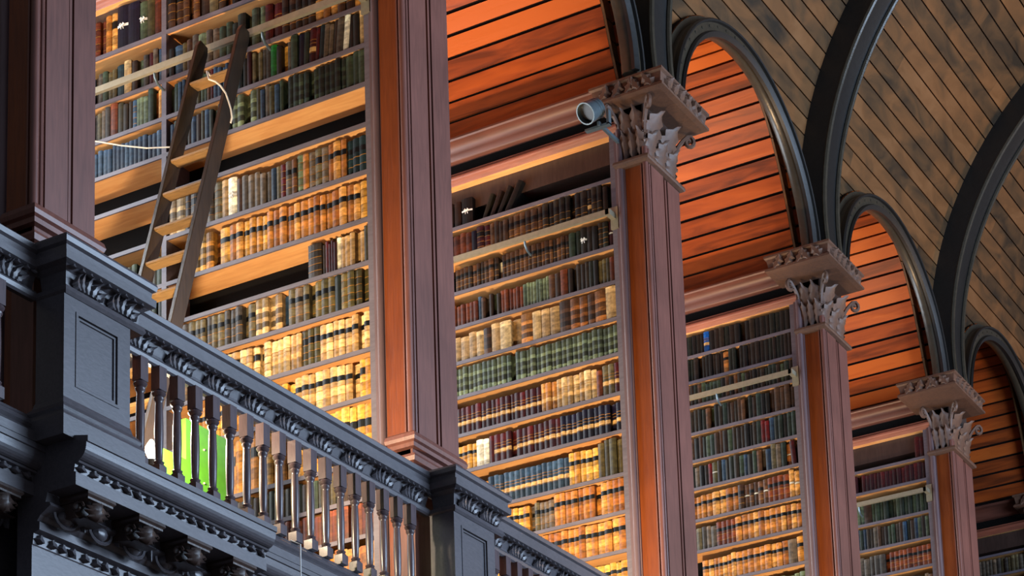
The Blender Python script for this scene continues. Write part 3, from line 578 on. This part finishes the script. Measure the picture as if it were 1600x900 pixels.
def dark(c, f): return tuple(v * f for v in c)
def build_book(bm, cl, b, solid, labels=True):
    """cover of one book at its own origin (spine towards -y); returns nothing"""
    w_, h, d = b['w'], b['h'], .15 + .03 * b['var']
    bul = min(.012, w_ * .22); col = lin(b['c'])
    n = 5
    arc = [(-w_ / 2 + w_ * i / (n - 1), -bul * math.sin(math.pi * (.12 + .76 * i / (n - 1)))) for i in range(n)]
    out = [(-w_ / 2, .006)] + arc + [(w_ / 2, .006)]
    st = b['st']; lv = [(0, 0, 1), (h, 0, 1)]       # z, out-offset, colour factor of the band above
    levels = []
    def seg(z0, z1, c, o=0): levels.append((z0, z1, c, o))
    nb = 5
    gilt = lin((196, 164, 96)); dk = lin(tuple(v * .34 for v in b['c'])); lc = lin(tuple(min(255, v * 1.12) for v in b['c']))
    if st == 'G':
        z = 0
        for i in range(nb):
            z1 = h * (i + 1) / nb; seg(z, z1 - .006, dk if (i == 3 and b['var'] > .5) else (col if i % 2 else lc)); seg(z1 - .006, z1 - .002, gilt if i < nb - 1 else col, .0015); seg(z1 - .002, z1, col); z = z1
    elif st == 'S':
        f = [0, .14 + .05 * b['var'], .34, .46, .62, .74, 1]; cc = [lc, dark4(col, .5), col, dark4(col, .62), lc, dark4(col, .8)]
        for i in range(6): seg(h * f[i], h * f[i + 1], cc[i])
    elif st in ('L', 'K'):
        f = [0, .22, .24, .46, .48, .56 + .03 * b['var'], .585 + .03 * b['var'], .78, 1]
        cc = [col, gilt if st == 'L' else col, lc, gilt if st == 'L' else col, col, col, lc, lc]
        for i in range(8): seg(h * f[i], h * f[i + 1], cc[i])
    elif st == 'W':
        f = [0, .3, .31, .56, .58, .66, .68, 1]; cc = [dark4(col, .8), gilt, col, gilt, col, gilt, lc]
        for i in range(7): seg(h * f[i], h * f[i + 1], cc[i])
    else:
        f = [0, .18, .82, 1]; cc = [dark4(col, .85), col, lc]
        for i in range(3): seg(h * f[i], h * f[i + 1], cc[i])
    if solid and labels:
        if st in ('L',): levels2 = []; lo, hi, lab = h * .60, h * .74, lin((34, 38, 40))
        elif st == 'W': lo, hi, lab = h * .33, h * .46, lin((222, 200, 160))
        elif st == 'K': lo, hi, lab = h * .5, h * .56, lin((220, 218, 210))
        else: lo = None
        if lo is not None:
            nl = []
            for (a, c_, cc_, o) in levels:
                if c_ <= lo or a >= hi: nl.append((a, c_, cc_, o)); continue
                if a < lo: nl.append((a, lo, cc_, o))
                if c_ > hi: nl.append((hi, c_, cc_, o))
            nl.append((lo, hi, lab, 0)); levels = sorted(nl, key=lambda q: q[0])
    def face(vs_, c):
        f = bm.faces.new(vs_)
        for l in f.loops: l[cl] = c
        return f
    if solid:
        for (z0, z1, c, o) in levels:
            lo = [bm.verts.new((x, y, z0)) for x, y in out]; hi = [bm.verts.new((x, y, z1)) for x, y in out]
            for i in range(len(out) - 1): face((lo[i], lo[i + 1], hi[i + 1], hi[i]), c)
        for sx in (-1, 1):
            q = [bm.verts.new(p) for p in ((sx * w_ / 2, .006, 0), (sx * w_ / 2, d, 0), (sx * w_ / 2, d, h), (sx * w_ / 2, .006, h))]
            face(q, col)
        q = [bm.verts.new((x, y, h)) for x, y in out] + [bm.verts.new((w_ / 2, d, h)), bm.verts.new((-w_ / 2, d, h))]; face(q, lin((180, 168, 140)))
        return
    t = .0035
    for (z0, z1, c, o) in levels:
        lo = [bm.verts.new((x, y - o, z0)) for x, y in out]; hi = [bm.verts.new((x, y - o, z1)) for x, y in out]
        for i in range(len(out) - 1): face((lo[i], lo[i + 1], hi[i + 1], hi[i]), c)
    # spine ends and boards with thickness
    for zz, s in ((0, 1), (h, -1)):
        vo = [bm.verts.new((x, y, zz)) for x, y in out]; vi = [bm.verts.new((x * (1 - 2 * t / w_), y + t, zz)) for x, y in out]
        for i in range(len(out) - 1): face((vo[i], vo[i + 1], vi[i + 1], vi[i]), dark4(col, .8))
    for sx in (-1, 1):
        xa, xb = sx * w_ / 2, sx * (w_ / 2 - t)
        v = [bm.verts.new(p) for p in ((xa, .006, 0), (xb, .006, 0), (xb, d, 0), (xa, d, 0), (xa, .006, h), (xb, .006, h), (xb, d, h), (xa, d, h))]
        for f in ((0, 1, 2, 3), (7, 6, 5, 4), (0, 3, 7, 4), (1, 5, 6, 2), (2, 6, 7, 3), (0, 4, 5, 1)): face([v[i] for i in f], dark4(col, .9))
def dark4(c, f): return (c[0] * f, c[1] * f, c[2] * f, 1)
for b in books:
    px, py, s = project(b['x'], b['y'], b['z'] + b['h'] / 2); b['px'], b['py'] = px, py
    ok = -5 < px < 1605 and -20 < py < 915
    lim = {1: 146, 2: 706, 3: 1070, 4: 1330, 5: 1522}[b['bay']]
    if px < lim: ok = False
    if b['bay'] in (1, 2) and py > 362 + .567 * px - 6: ok = False
    b['area'] = (b['w'] * b['h'] * s * s) if ok else 0
rank = sorted(books, key=lambda q: -q['area'])
for i, b in enumerate(rank): b['own'] = i < 300
BCN = {1: 'ladder bookcase', 2: 'second bookcase', 3: 'third bookcase', 4: 'fourth bookcase', 5: 'fifth bookcase'}
def col_finish(bm, name, parent=None, mats=None):
    me = bpy.data.meshes.new(name); bm.to_mesh(me); bm.free()
    for m in (mats or [M_BOOK]): me.materials.append(m)
    o = bpy.data.objects.new(name, me); COL.objects.link(o)
    if parent: o.parent = parent
    return o
for b in books:
    if not b['own']: continue
    bm = bmesh.new(); cl = bm.loops.layers.color.new('col'); build_book(bm, cl, b, False)
    o = col_finish(bm, 'book'); ml = Matrix.Rotation(b['lean'], 4, 'Y')
    lift = abs(math.sin(b['lean'])) * b['w'] / 2
    o.location = (b['x'], b['y'], b['z'] + ZC + lift); o.rotation_euler = (0, b['lean'], 0)
    nm = cname(b['c']); ex = {'L': ' with dark title band', 'W': ' with pale label', 'G': ' with gilt lines', 'S': ' with dark stripes', 'K': ' tied with white tape', '': ''}[b['st']]
    if b['lean'] and not ex: ex = ' leaning'
    side = 'from pillar' if b['sec'] == 'R' else 'left of divider'
    o['label'] = f"{nm} book{ex}, {ordn(b['n'])} {side}, {ORDW[b['si']]} shelf down, {BCN[b['bay']]}"
    o['category'] = 'book'; o['group'] = 'old books on the gallery shelves'
    w_, h = b['w'], b['h']; d = .15 + .03 * b['var']
    bm = bmesh.new(); B(bm, -w_ / 2 + .0037, w_ / 2 - .0037, .006, d - .006, .003, h - .004); col_finish(bm, 'page_block', o, [M_PAGE])
    if b['st'] in ('L', 'W', 'K'):
        lo, hi, c = {'L': (.60, .74, lin((34, 38, 40))), 'W': (.33, .46, lin((222, 200, 160))), 'K': (.5, .56, None)}[b['st']]
        bul = min(.012, w_ * .22); bm = bmesh.new(); cl = bm.loops.layers.color.new('col'); n = 7
        e = .0012
        A = [(-w_ / 2 + w_ * i / (n - 1), -bul * math.sin(math.pi * (.12 + .76 * i / (n - 1))) - e) for i in range(n)]
        Bk = [(x, y + e * 1.6) for x, y in A]
        v = [[bm.verts.new((x, y, z)) for x, y in L] for z in (h * lo, h * hi) for L in (A, Bk)]
        for i in range(n - 1):
            bm.faces.new((v[0][i], v[0][i + 1], v[2][i + 1], v[2][i])); bm.faces.new((v[1][i + 1], v[1][i], v[3][i], v[3][i + 1]))
            bm.faces.new((v[0][i], v[1][i], v[1][i + 1], v[0][i + 1])); bm.faces.new((v[2][i + 1], v[3][i + 1], v[3][i], v[2][i]))
        for i in (0, n - 1): bm.faces.new((v[0][i], v[2][i], v[3][i], v[1][i]))
        if c:
            for f in bm.faces:
                for l in f.loops: l[cl] = c
            q = col_finish(bm, 'title_label', o); q['label'] = 'dark title label' if b['st'] == 'L' else 'pale paper label'
        else:
            zz = h * .53
            for sx in (-1, 1):
                tube(bm, [(0, -bul - .004, zz), (sx * .012, -bul - .010, zz + .012), (sx * .020, -bul - .010, zz + .004), (sx * .006, -bul - .006, zz - .002)], .0035, 5)
                tube(bm, [(0, -bul - .004, zz), (sx * .008, -bul - .007, zz - .014), (sx * .011, -bul - .006, zz - .030)], .003, 5)
            q = col_finish(bm, 'tape', o, [M_WHITE]); q['label'] = 'white cotton tape'
bm = bmesh.new(); cl = bm.loops.layers.color.new('col')
for b in books:
    if b['own']: continue
    b2 = bmesh.new(); c2 = b2.loops.layers.color.new('col'); build_book(b2, c2, b, True)
    mt = Matrix.Translation((b['x'], b['y'], b['z'])) @ Matrix.Rotation(b['lean'], 4, 'Y')
    b2.transform(mt); tmp = bpy.data.meshes.new('t'); b2.to_mesh(tmp); b2.free(); bm.from_mesh(tmp); bpy.data.meshes.remove(tmp)
o = col_finish(bm, 'books'); o.location = (0, 0, ZC)
tag(o, 'small leather books filling the remaining shelves, mostly in the farther bookcases', 'books', kind='stuff')

# ---------------------------------------------------------------- balustrade
BZ = [(4.955, .0)]
def carve_row(root, nm, x, y0, y1, z, h, step):
    n = max(1, int(round((y1 - y0) / step)))
    for i in range(n):
        yc = y0 + (y1 - y0) * (i + .5) / n; bm = bmesh.new()
        for j, (dy, ang, hh) in enumerate(((-.07, -.75, .8), (-.035, -.4, 1.0), (0, -.05, 1.0), (.04, .35, .95), (.075, .75, .7))):
            leaf(bm, (x, yc + dy * .7, z), (0, math.sin(ang), math.cos(ang)), (1, 0, .15), h * hh, .044, .03, 3, .008, .01, 7, 4)
        link(nm, bm, M_BAL, root, True)
def tongue_row(bm, x, y0, y1, z, step, h=.03):
    n = max(1, int((y1 - y0) / step))
    for i in range(n):
        yc = y0 + (y1 - y0) * (i + .5) / n; leaf(bm, (x, yc, z), (0, .25 * math.sin(i * 2.1), -1), (1, 0, 0), h, step * .62, .018, 2, .006, 0, 5, 4)
def handrail_prof(x):       # closed (x,z)
    return [(x - .075, 5.215), (x - .01, 5.215), (x, 5.205), (x - .004, 5.18), (x - .018, 5.17), (x - .02, 5.14), (x - .006, 5.132), (x - .008, 5.098), (x - .03, 5.09), (x - .05, 5.075), (x - .068, 5.03), (x - .068, 5.01), (x - .045, 5.0), (x - .035, 4.985), (x - .04, 4.965), (x - .05, 4.955), (x - .075, 4.955)]
def base_prof(x):
    return [(x - .07, 4.375), (x - .04, 4.375), (x - .035, 4.36), (x - .01, 4.34), (x + .0, 4.315), (x - .012, 4.30), (x + .02, 4.27), (x + .02, 4.225), (x - .07, 4.225)]
XR = -6.89; XB = -6.935
PED = {0: (3.86, 4.32), 1: (7.10, 7.54), 2: (10.31, 10.75), 3: (13.53, 13.97)}
RL = {0: 'dark carved oak balustrade bay at the far left edge', 1: 'long carved oak balustrade with turned balusters below the ladder', 2: 'carved oak balustrade rising at bottom right of the second pedestal'}
BN = {0: 3, 1: 18, 2: 18}
for k in (0, 1, 2):
    y0, y1 = PED[k][1], PED[k + 1][0]
    root = tag(empty('balustrade', (XB, (y0 + y1) / 2, Z_FLOOR)), RL[k], 'balustrade', 'gallery balustrades')
    bm = bmesh.new(); poly_ext(bm, handrail_prof(XR), 'y', y0, y1); link('handrail', bm, M_BAL, root)
    carve_row(root, 'carved_leaf', XR - .066, y0 + .12, y1 - .02, 5.005, .085, .29)
    bm = bmesh.new(); tongue_row(bm, XR - .03, y0 + .1, y1, 5.096, .055); link('leaf_edging', bm, M_BAL, root, True)
    bm = bmesh.new(); poly_ext(bm, base_prof(XR - .01), 'y', y0, y1); link('base_rail', bm, M_BAL, root)
    n = 20; step = .1353
    ys = [10.109 - step * i for i in range(19)] if k == 1 else [y0 + .06 + (y1 - y0 - .12) * (i + .5) / 20 for i in range(20)]
    if k == 0: ys = [6.86 - step * 1.5 * i for i in range(6)]
    proto = None
    for y in ys:
        if proto is None:
            bm = bmesh.new()
            B(bm, -.027, .027, -.027, .027, .455, .58)
            prof = [(.020, .457), (.030, .452), (.036, .442), (.030, .43), (.022, .425), (.027, .416), (.024, .405), (.019, .398), (.019, .392)] + [(.0185 + .004 * math.sin(math.pi * i / 8), .392 - .305 * i / 8) for i in range(9)] + [(.019, .084), (.027, .078), (.024, .07), (.020, .066), (.030, .06), (.024, .052)]
            lathe(bm, prof, 0, 0, 12)
            B(bm, -.027, .027, -.027, .027, .0, .056)
            bmesh.ops.recalc_face_normals(bm, faces=bm.faces)
            me = bpy.data.meshes.new('baluster'); bm.to_mesh(me); bm.free(); me.materials.append(M_TURN)
            for p in me.polygons: p.use_smooth = len(p.vertices) == 4 and p.area < .002
            try: me.set_sharp_from_angle(angle=math.radians(35))
            except Exception: pass
            proto = me
        o = bpy.data.objects.new('baluster', proto); COL.objects.link(o); o.parent = root
        o.location = Vector((XB, y, 4.375 + ZC)) - root.location
PDL = {0: 'panelled oak balustrade pedestal nearest the viewer', 1: 'blue-lit panelled oak pedestal at the left end of the balustrade', 2: 'panelled oak pedestal between the two balustrades at bottom centre', 3: 'farther panelled oak pedestal below the frame'}
for k in (0, 1, 2, 3):
    a, b = PED[k]; root = tag(empty('pedestal', (-6.85, (a + b) / 2, Z_FLOOR)), PDL[k], 'pedestal', 'balustrade pedestals')
    xb, xf = -6.93, -6.76
    bm = bmesh.new(); B(bm, xb, xf - .012, a, b, 4.40, 4.95)
    # raised frame round the sunk panel on the hall face
    pa, pb, za, zb = a + .075, b - .075, 4.51, 4.885
    B(bm, xf - .013, xf, a, pa, 4.40, 4.95); B(bm, xf - .013, xf, pb, b, 4.40, 4.95); B(bm, xf - .013, xf, pa, pb, zb, 4.95); B(bm, xf - .013, xf, pa, pb, 4.40, za)
    link('block', bm, M_BAL, root)
    bm = bmesh.new()
    for (q, wd, dx) in ((0, .014, .004), (.02, .010, -.004)):
        B(bm, xf - .012, xf + dx, pa + q, pa + q + wd, za + q, zb - q); B(bm, xf - .012, xf + dx, pb - q - wd, pb - q, za + q, zb - q)
        B(bm, xf - .012, xf + dx, pa + q + wd, pb - q - wd, zb - q - wd, zb - q); B(bm, xf - .012, xf + dx, pa + q + wd, pb - q - wd, za + q, za + q + wd)
    link('panel_moulding', bm, M_BAL, root)
    bm = bmesh.new(); ring_ext(bm, [(.05, 5.222), (.055, 5.208), (.05, 5.185), (.035, 5.175), (.033, 5.145), (.05, 5.138), (.048, 5.10), (.02, 5.09), (-.005, 5.07), (-.012, 5.0), (.01, 4.99), (.015, 4.965), (.004, 4.95), (-.02, 4.95)], xb, xf, a + .01, b + .08); link('cap', bm, M_BAL, root)
    carve_row(root, 'carved_leaf', xf - .005, a + .03, b + .05, 4.995, .085, .22)
    bm = bmesh.new(); tongue_row(bm, xf + .02, a, b + .08, 5.098, .055); link('leaf_edging', bm, M_BAL, root, True)
    bm = bmesh.new(); ring_ext(bm, [(-.005, 4.45), (.004, 4.43), (.01, 4.405), (.03, 4.385), (.04, 4.37), (.034, 4.355), (.045, 4.34), (.05, 4.325), (.05, 4.225)], xb, xf, a, b); link('base', bm, M_BAL, root)

# ---------------------------------------------------------------- entablature under the gallery (part of the setting)
def ent_prof(X):
    q = [(X - .42, 4.30), (X - .20, 4.30), (X - .08, 4.24), (X, 4.222), (X, 4.195)]
    q += [(X - .008, 4.192)] + [(X - .008 - .05 * (1 - math.cos(math.pi * i / 14)), 4.188 - .072 * math.sin(math.pi * i / 14)) for i in range(1, 8)]
    q += [(X - .05, 4.112), (X - .055, 4.104), (X - .075, 4.10), (X - .08, 4.065), (X - .07, 4.062), (X - .07, 4.0), (X - .24, 4.0), (X - .25, 3.955), (X - .225, 3.95), (X - .22, 3.935)]
    q += [(X - .28, 3.90), (X - .30, 3.875), (X - .285, 3.868), (X - .285, 3.83), (X - .32, 3.82), (X - .325, 3.77), (X - .33, 3.765), (X - .33, 2.4), (X - .42, 2.4)]
    return q
def ent(y0, y1, X, name='trim_1'):
    bm = bmesh.new(); poly_ext(bm, ent_prof(X), 'y', y0, y1); root = tag(link(name, bm, M_BAL, None, False), kind='structure')
    bm = bmesh.new(); n = int((y1 - y0) / .075)
    for i in range(n):
        y = y0 + (y1 - y0) * (i + .5) / n; leaf(bm, (X - .074, y, 4.10), (0, .4 * math.sin(i), -1), (1, 0, 0), .036, .05, .012, 2, .006, 0, 5, 4)
    link('leaf_strip', bm, M_BAL, root, True)
    bm = bmesh.new(); n = int(round((y1 - y0) / .21))
    for i in range(n):
        y = y0 + (y1 - y0) * (i + .5) / n; st = (y1 - y0) / n
        ball(bm, (X - .242, y, 3.905), .034, .044, .038)
        tube(bm, [(X - .235, y + .072 * math.cos(t), 3.915 - .055 * math.sin(t)) for t in [j * math.pi / 8 for j in range(9)]], .009, 5)
        leaf(bm, (X - .24, y + st / 2, 3.945), (0, 0, -1), (1, 0, -.5), .07, .026, .0, 1, .008, 0, 5, 4)
    link('egg_and_dart', bm, M_BAL, root, True)
    bm = bmesh.new(); n = int(round((y1 - y0) / .07))
    for i in range(n):
        y = y0 + (y1 - y0) * (i + .5) / n; leaf(bm, (X - .322, y, 3.815), (0, .5 * math.sin(i * 1.7), -1), (1, 0, 0), .045, .05, .014, 2, .008, 0, 5, 4)
    link('lower_leaf_strip', bm, M_BAL, root, True)
    n = int(round((y1 - y0) / .325))
    for i in range(n):
        y = y0 + (y1 - y0) * (i + .5) / n; bm = bmesh.new(); hw = .078
        pts = [(X - .26, 3.998), (X - .085, 3.998), (X - .082, 3.965)] + [(X - .12 - .045 * math.cos(t), 3.93 - .055 * math.sin(t)) for t in [-.6 + j * .5 for j in range(6)]] + [(X - .26, 3.90)]
        poly_ext(bm, pts, 'y', y - hw, y + hw)
        ring_ext(bm, [(.012, 3.999), (.014, 3.985), (.004, 3.975), (.004, 3.965), (-.01, 3.96)], X - .26, X - .082, y - hw, y + hw)
        br = link('bracket', bm, M_DARK, root, True)
        bm = bmesh.new(); leaf(bm, (X - .09, y, 3.962), (0, 0, -1), (1, 0, 0), .09, .10, -.03, 4, .01); 
        for s in (-1, 1): tube(bm, [(X - .14 + .035 * math.cos(t) * (1 - t / 9), y + s * (hw + .003), 3.935 + .032 * math.sin(t) * (1 - t / 9)) for t in [j * .7 for j in range(10)]], .007, 5)
        link('bracket_carving', bm, M_DARK, br, True)
for k in (0, 1, 2, 3):
    s = 7.12 + 3.215 * (k - 1)
    ent(s, s + 1.36, -6.63, 'trim_1'); ent(s + 1.36, s + 3.215, -6.88, 'trim_1')

# ---------------------------------------------------------------- ladder
XL, XRt = -8.46, -8.12
def lad_y(z): return 10.12 - (8.51 - z) / 3.5
root = tag(empty('library_ladder', ((XL + XRt) / 2, lad_y(Z_FLOOR) - .02, Z_FLOOR)), 'dark wooden library ladder leaning against the metal rail of the first bookcase', 'ladder')
dv = Vector((0, 1, 3.5)).normalized(); pv = Vector((0, 3.5, -1)).normalized()
for x in (XL, XRt):
    bm = bmesh.new(); z0, z1 = Z_FLOOR + .01, 8.465
    prof = [(-.05, -.016), (.05, -.016), (.05, .016), (-.05, .016)]
    rings = []
    for t, sc in ((z0, 1), (z1 - .05, 1), (z1, .72)):
        c = Vector((x, lad_y(t), t)); rings.append([bm.verts.new(c + pv * a * sc + Vector((b, 0, 0))) for a, b in prof])
    for r_, s_ in zip(rings[:-1], rings[1:]):
        for i in range(4): bm.faces.new((r_[i], r_[(i + 1) % 4], s_[(i + 1) % 4], s_[i]))
    bm.faces.new(rings[0]); bm.faces.new(rings[-1][::-1])
    bmesh.ops.bevel(bm, geom=[e for e in bm.edges], offset=.004, segments=1, affect='EDGES')
    link('stile', bm, M_LAD, root)
for z in (8.10, 7.47, 7.204, 6.936, 6.668, 6.40, 6.13, 5.86, 5.59, 5.32, 5.05, 4.78, 4.5):
    bm = bmesh.new(); y = lad_y(z); B(bm, XL + .012, XRt - .012, y - .045, y + .04, z - .012, z + .012)
    bmesh.ops.bevel(bm, geom=[e for e in bm.edges], offset=.006, segments=2, affect='EDGES'); link('rung', bm, M_RUNG, root, True)
bm = bmesh.new()
zz = 8.10
tube(bm, [(-8.27, 9.95, 8.10), (-8.22, 9.86, 8.06)] + [(-8.138, 9.78, 7.937), (-8.086, 9.78, 7.904), (-8.048, 9.78, 7.864), (-8.007, 9.78, 7.8), (-7.984, 9.78, 7.733), (-7.966, 9.78, 7.672), (-7.959, 9.78, 7.617), (-7.969, 9.78, 7.584)], .006, 6)
tag(recenter(link('cord', bm, M_CORD, None, True)), 'pale cord looped over the top rung of the ladder', 'cord')
bm = bmesh.new()
tube(bm, [(-9.75, 10.2, 8.30), (-9.6, 10.2, 8.21), (-9.447, 10.2, 8.132), (-9.225, 10.2, 8.032), (-9.007, 10.2, 7.946), (-8.78, 10.2, 7.884), (-8.6, 10.1, 7.85), (-8.49, 9.97, 7.84)], .005, 6)
tag(recenter(link('cable', bm, M_CORD, None, True)), 'thin pale cable slung across the books left of the ladder', 'cable')

# ---------------------------------------------------------------- lamps, spotlight, board
for (y, e, k) in LAMPS:
    x, z = -7.42, 4.80  # only the nearest lamp is real; the farther ones are added, unseen
    root = tag(empty('floor_lamp', (x, y, Z_FLOOR)), ['', 'bright bare lamp behind the balusters right of the blue-lit pedestal', 'added unseen lamp behind the balusters at the second bookcase', 'added unseen lamp on the gallery floor before the third bookcase', 'added unseen lamp on the gallery floor before the fourth bookcase'][k], 'lamp', 'lamps on the gallery floor')
    bm = bmesh.new(); lathe(bm, [(.10, Z_FLOOR), (.10, Z_FLOOR + .015), (.012, Z_FLOOR + .03), (.010, z - .09), (.03, z - .08), (.03, z - .045), (.014, z - .045)], x, y, 14); link('stand', bm, M_BLACK, root, True)
    bm = bmesh.new(); lathe(bm, [(.012, z - .044), (.022, z - .02), (.032, z + .005), (.03, z + .03), (.018, z + .052), (.006, z + .07)], x, y, 14); link('bulb', bm, mg, root, True)
    l = bpy.data.lights.new('lamp_light', 'SPOT'); l.energy = e * 1.1; l.color = LAMP_C; l.shadow_soft_size = .05; l.spot_size = math.radians(112); l.spot_blend = .65
    o = bpy.data.objects.new('lamp_light', l); COL.objects.link(o); o.location = (x - .0, y, z + .13 + ZC)
    o.rotation_euler = Vector((-.4, .8, .42)).to_track_quat('-Z', 'Y').to_euler()
    l = bpy.data.lights.new('lamp_glow', 'POINT'); l.energy = e * .36; l.color = LAMP_C; l.shadow_soft_size = .05
    o = bpy.data.objects.new('lamp_glow', l); COL.objects.link(o); o.location = (x, y, z + .12 + ZC)
    xu, yu = -8.7, y + .1  # added fixture and light, unseen, to brighten the alcove vault
    r2 = tag(empty('added_uplighter', (xu, yu, Z_FLOOR)), ['', 'unseen fill light added deep in the alcove with the ladder', 'unseen fill light added deep in the second alcove', 'unseen fill light added deep in the third alcove', 'unseen fill light added deep in the fourth alcove'][k], 'lamp', 'added lights aimed at the vaults')
    bm = bmesh.new(); lathe(bm, [(.12, Z_FLOOR), (.12, Z_FLOOR + .02), (.015, Z_FLOOR + .03), (.012, 4.9), (.05, 4.92), (.09, 5.0), (.08, 5.0), (.02, 4.94)], xu, yu, 16); link('stand', bm, M_BLACK, r2, True)
    l = bpy.data.lights.new('added_uplight', 'SPOT'); l.energy = e * 3.6; l.color = (1, .64, .34); l.spot_size = math.radians(58); l.spot_blend = .8; l.shadow_soft_size = .06
    o = bpy.data.objects.new('added_uplight', l); COL.objects.link(o); o.location = (xu, yu, 5.02 + ZC)
    o.rotation_euler = (Vector((-8.75, yu + .3, 10.6)) - Vector((xu, yu, 5.0))).to_track_quat('-Z', 'Y').to_euler()

root = tag(empty('spotlight', (-7.22, 13.25, 9.2)), 'grey cylindrical spotlight fixed beside the carved capital', 'spotlight')
bm = bmesh.new(); c = Vector((-7.27, 13.12, 9.20)); ax = Vector((-.25, -.75, -.62)).normalized()
a1 = ax.orthogonal().normalized(); a2 = ax.cross(a1)
prof = [(.0, -.085), (.05, -.085), (.075, -.07), (.078, -.05), (.073, -.045), (.078, -.02), (.073, -.015), (.08, .02), (.083, .085), (.074, .085), (.07, .03), (.0, .03)]
lens_c = c + ax * .034
rows = [[bm.verts.new(c + ax * t + (a1 * math.cos(q * math.pi / 10) + a2 * math.sin(q * math.pi / 10)) * max(r_, .001)) for q in range(20)] for r_, t in prof]
for i in range(len(rows) - 1):
    for q in range(20): bm.faces.new((rows[i][q], rows[i][(q + 1) % 20], rows[i + 1][(q + 1) % 20], rows[i + 1][q]))
link('housing', bm, M_STEEL, root, True)
bm = bmesh.new(); tube(bm, [lens_c, lens_c + ax * .012], .069, 20); link('lens', bm, M_BLACK, root)
bm = bmesh.new(); B(bm, -7.24, -7.22, 13.14, 13.45, 9.08, 9.11); B(bm, -7.17, -7.15, 13.16, 13.20, 9.08, 9.20); B(bm, -7.36, -7.15, 13.16, 13.20, 9.075, 9.092); link('bracket', bm, M_STEEL, root)

bm = bmesh.new(); B(bm, -7.66, -7.62, 8.95, 9.33, 4.24, 5.235); B(bm, -7.66, -7.62, 8.77, 8.95, 4.24, 4.99)
o = tag(recenter(link('display_board', bm, M_GREEN)), 'bright green board standing behind the balusters', 'board')
bm = bmesh.new()
for yy in (9.1, 9.3, 9.5):
    for z in (4.9, 5.1): ball(bm, (-7.618, yy, z), .006, .006, .006, 6, 4)
p = link('screws', bm, M_RAIL, o, True)
bm = bmesh.new(); tube(bm, [(-6.655, 8.62, 4.20), (-6.60, 8.63, 4.17), (-6.60, 8.63, 2.6)], .004, 6)
tag(recenter(link('cable', bm, M_WHITE, None, True)), 'thin white cable hanging down from the gallery edge', 'cable')
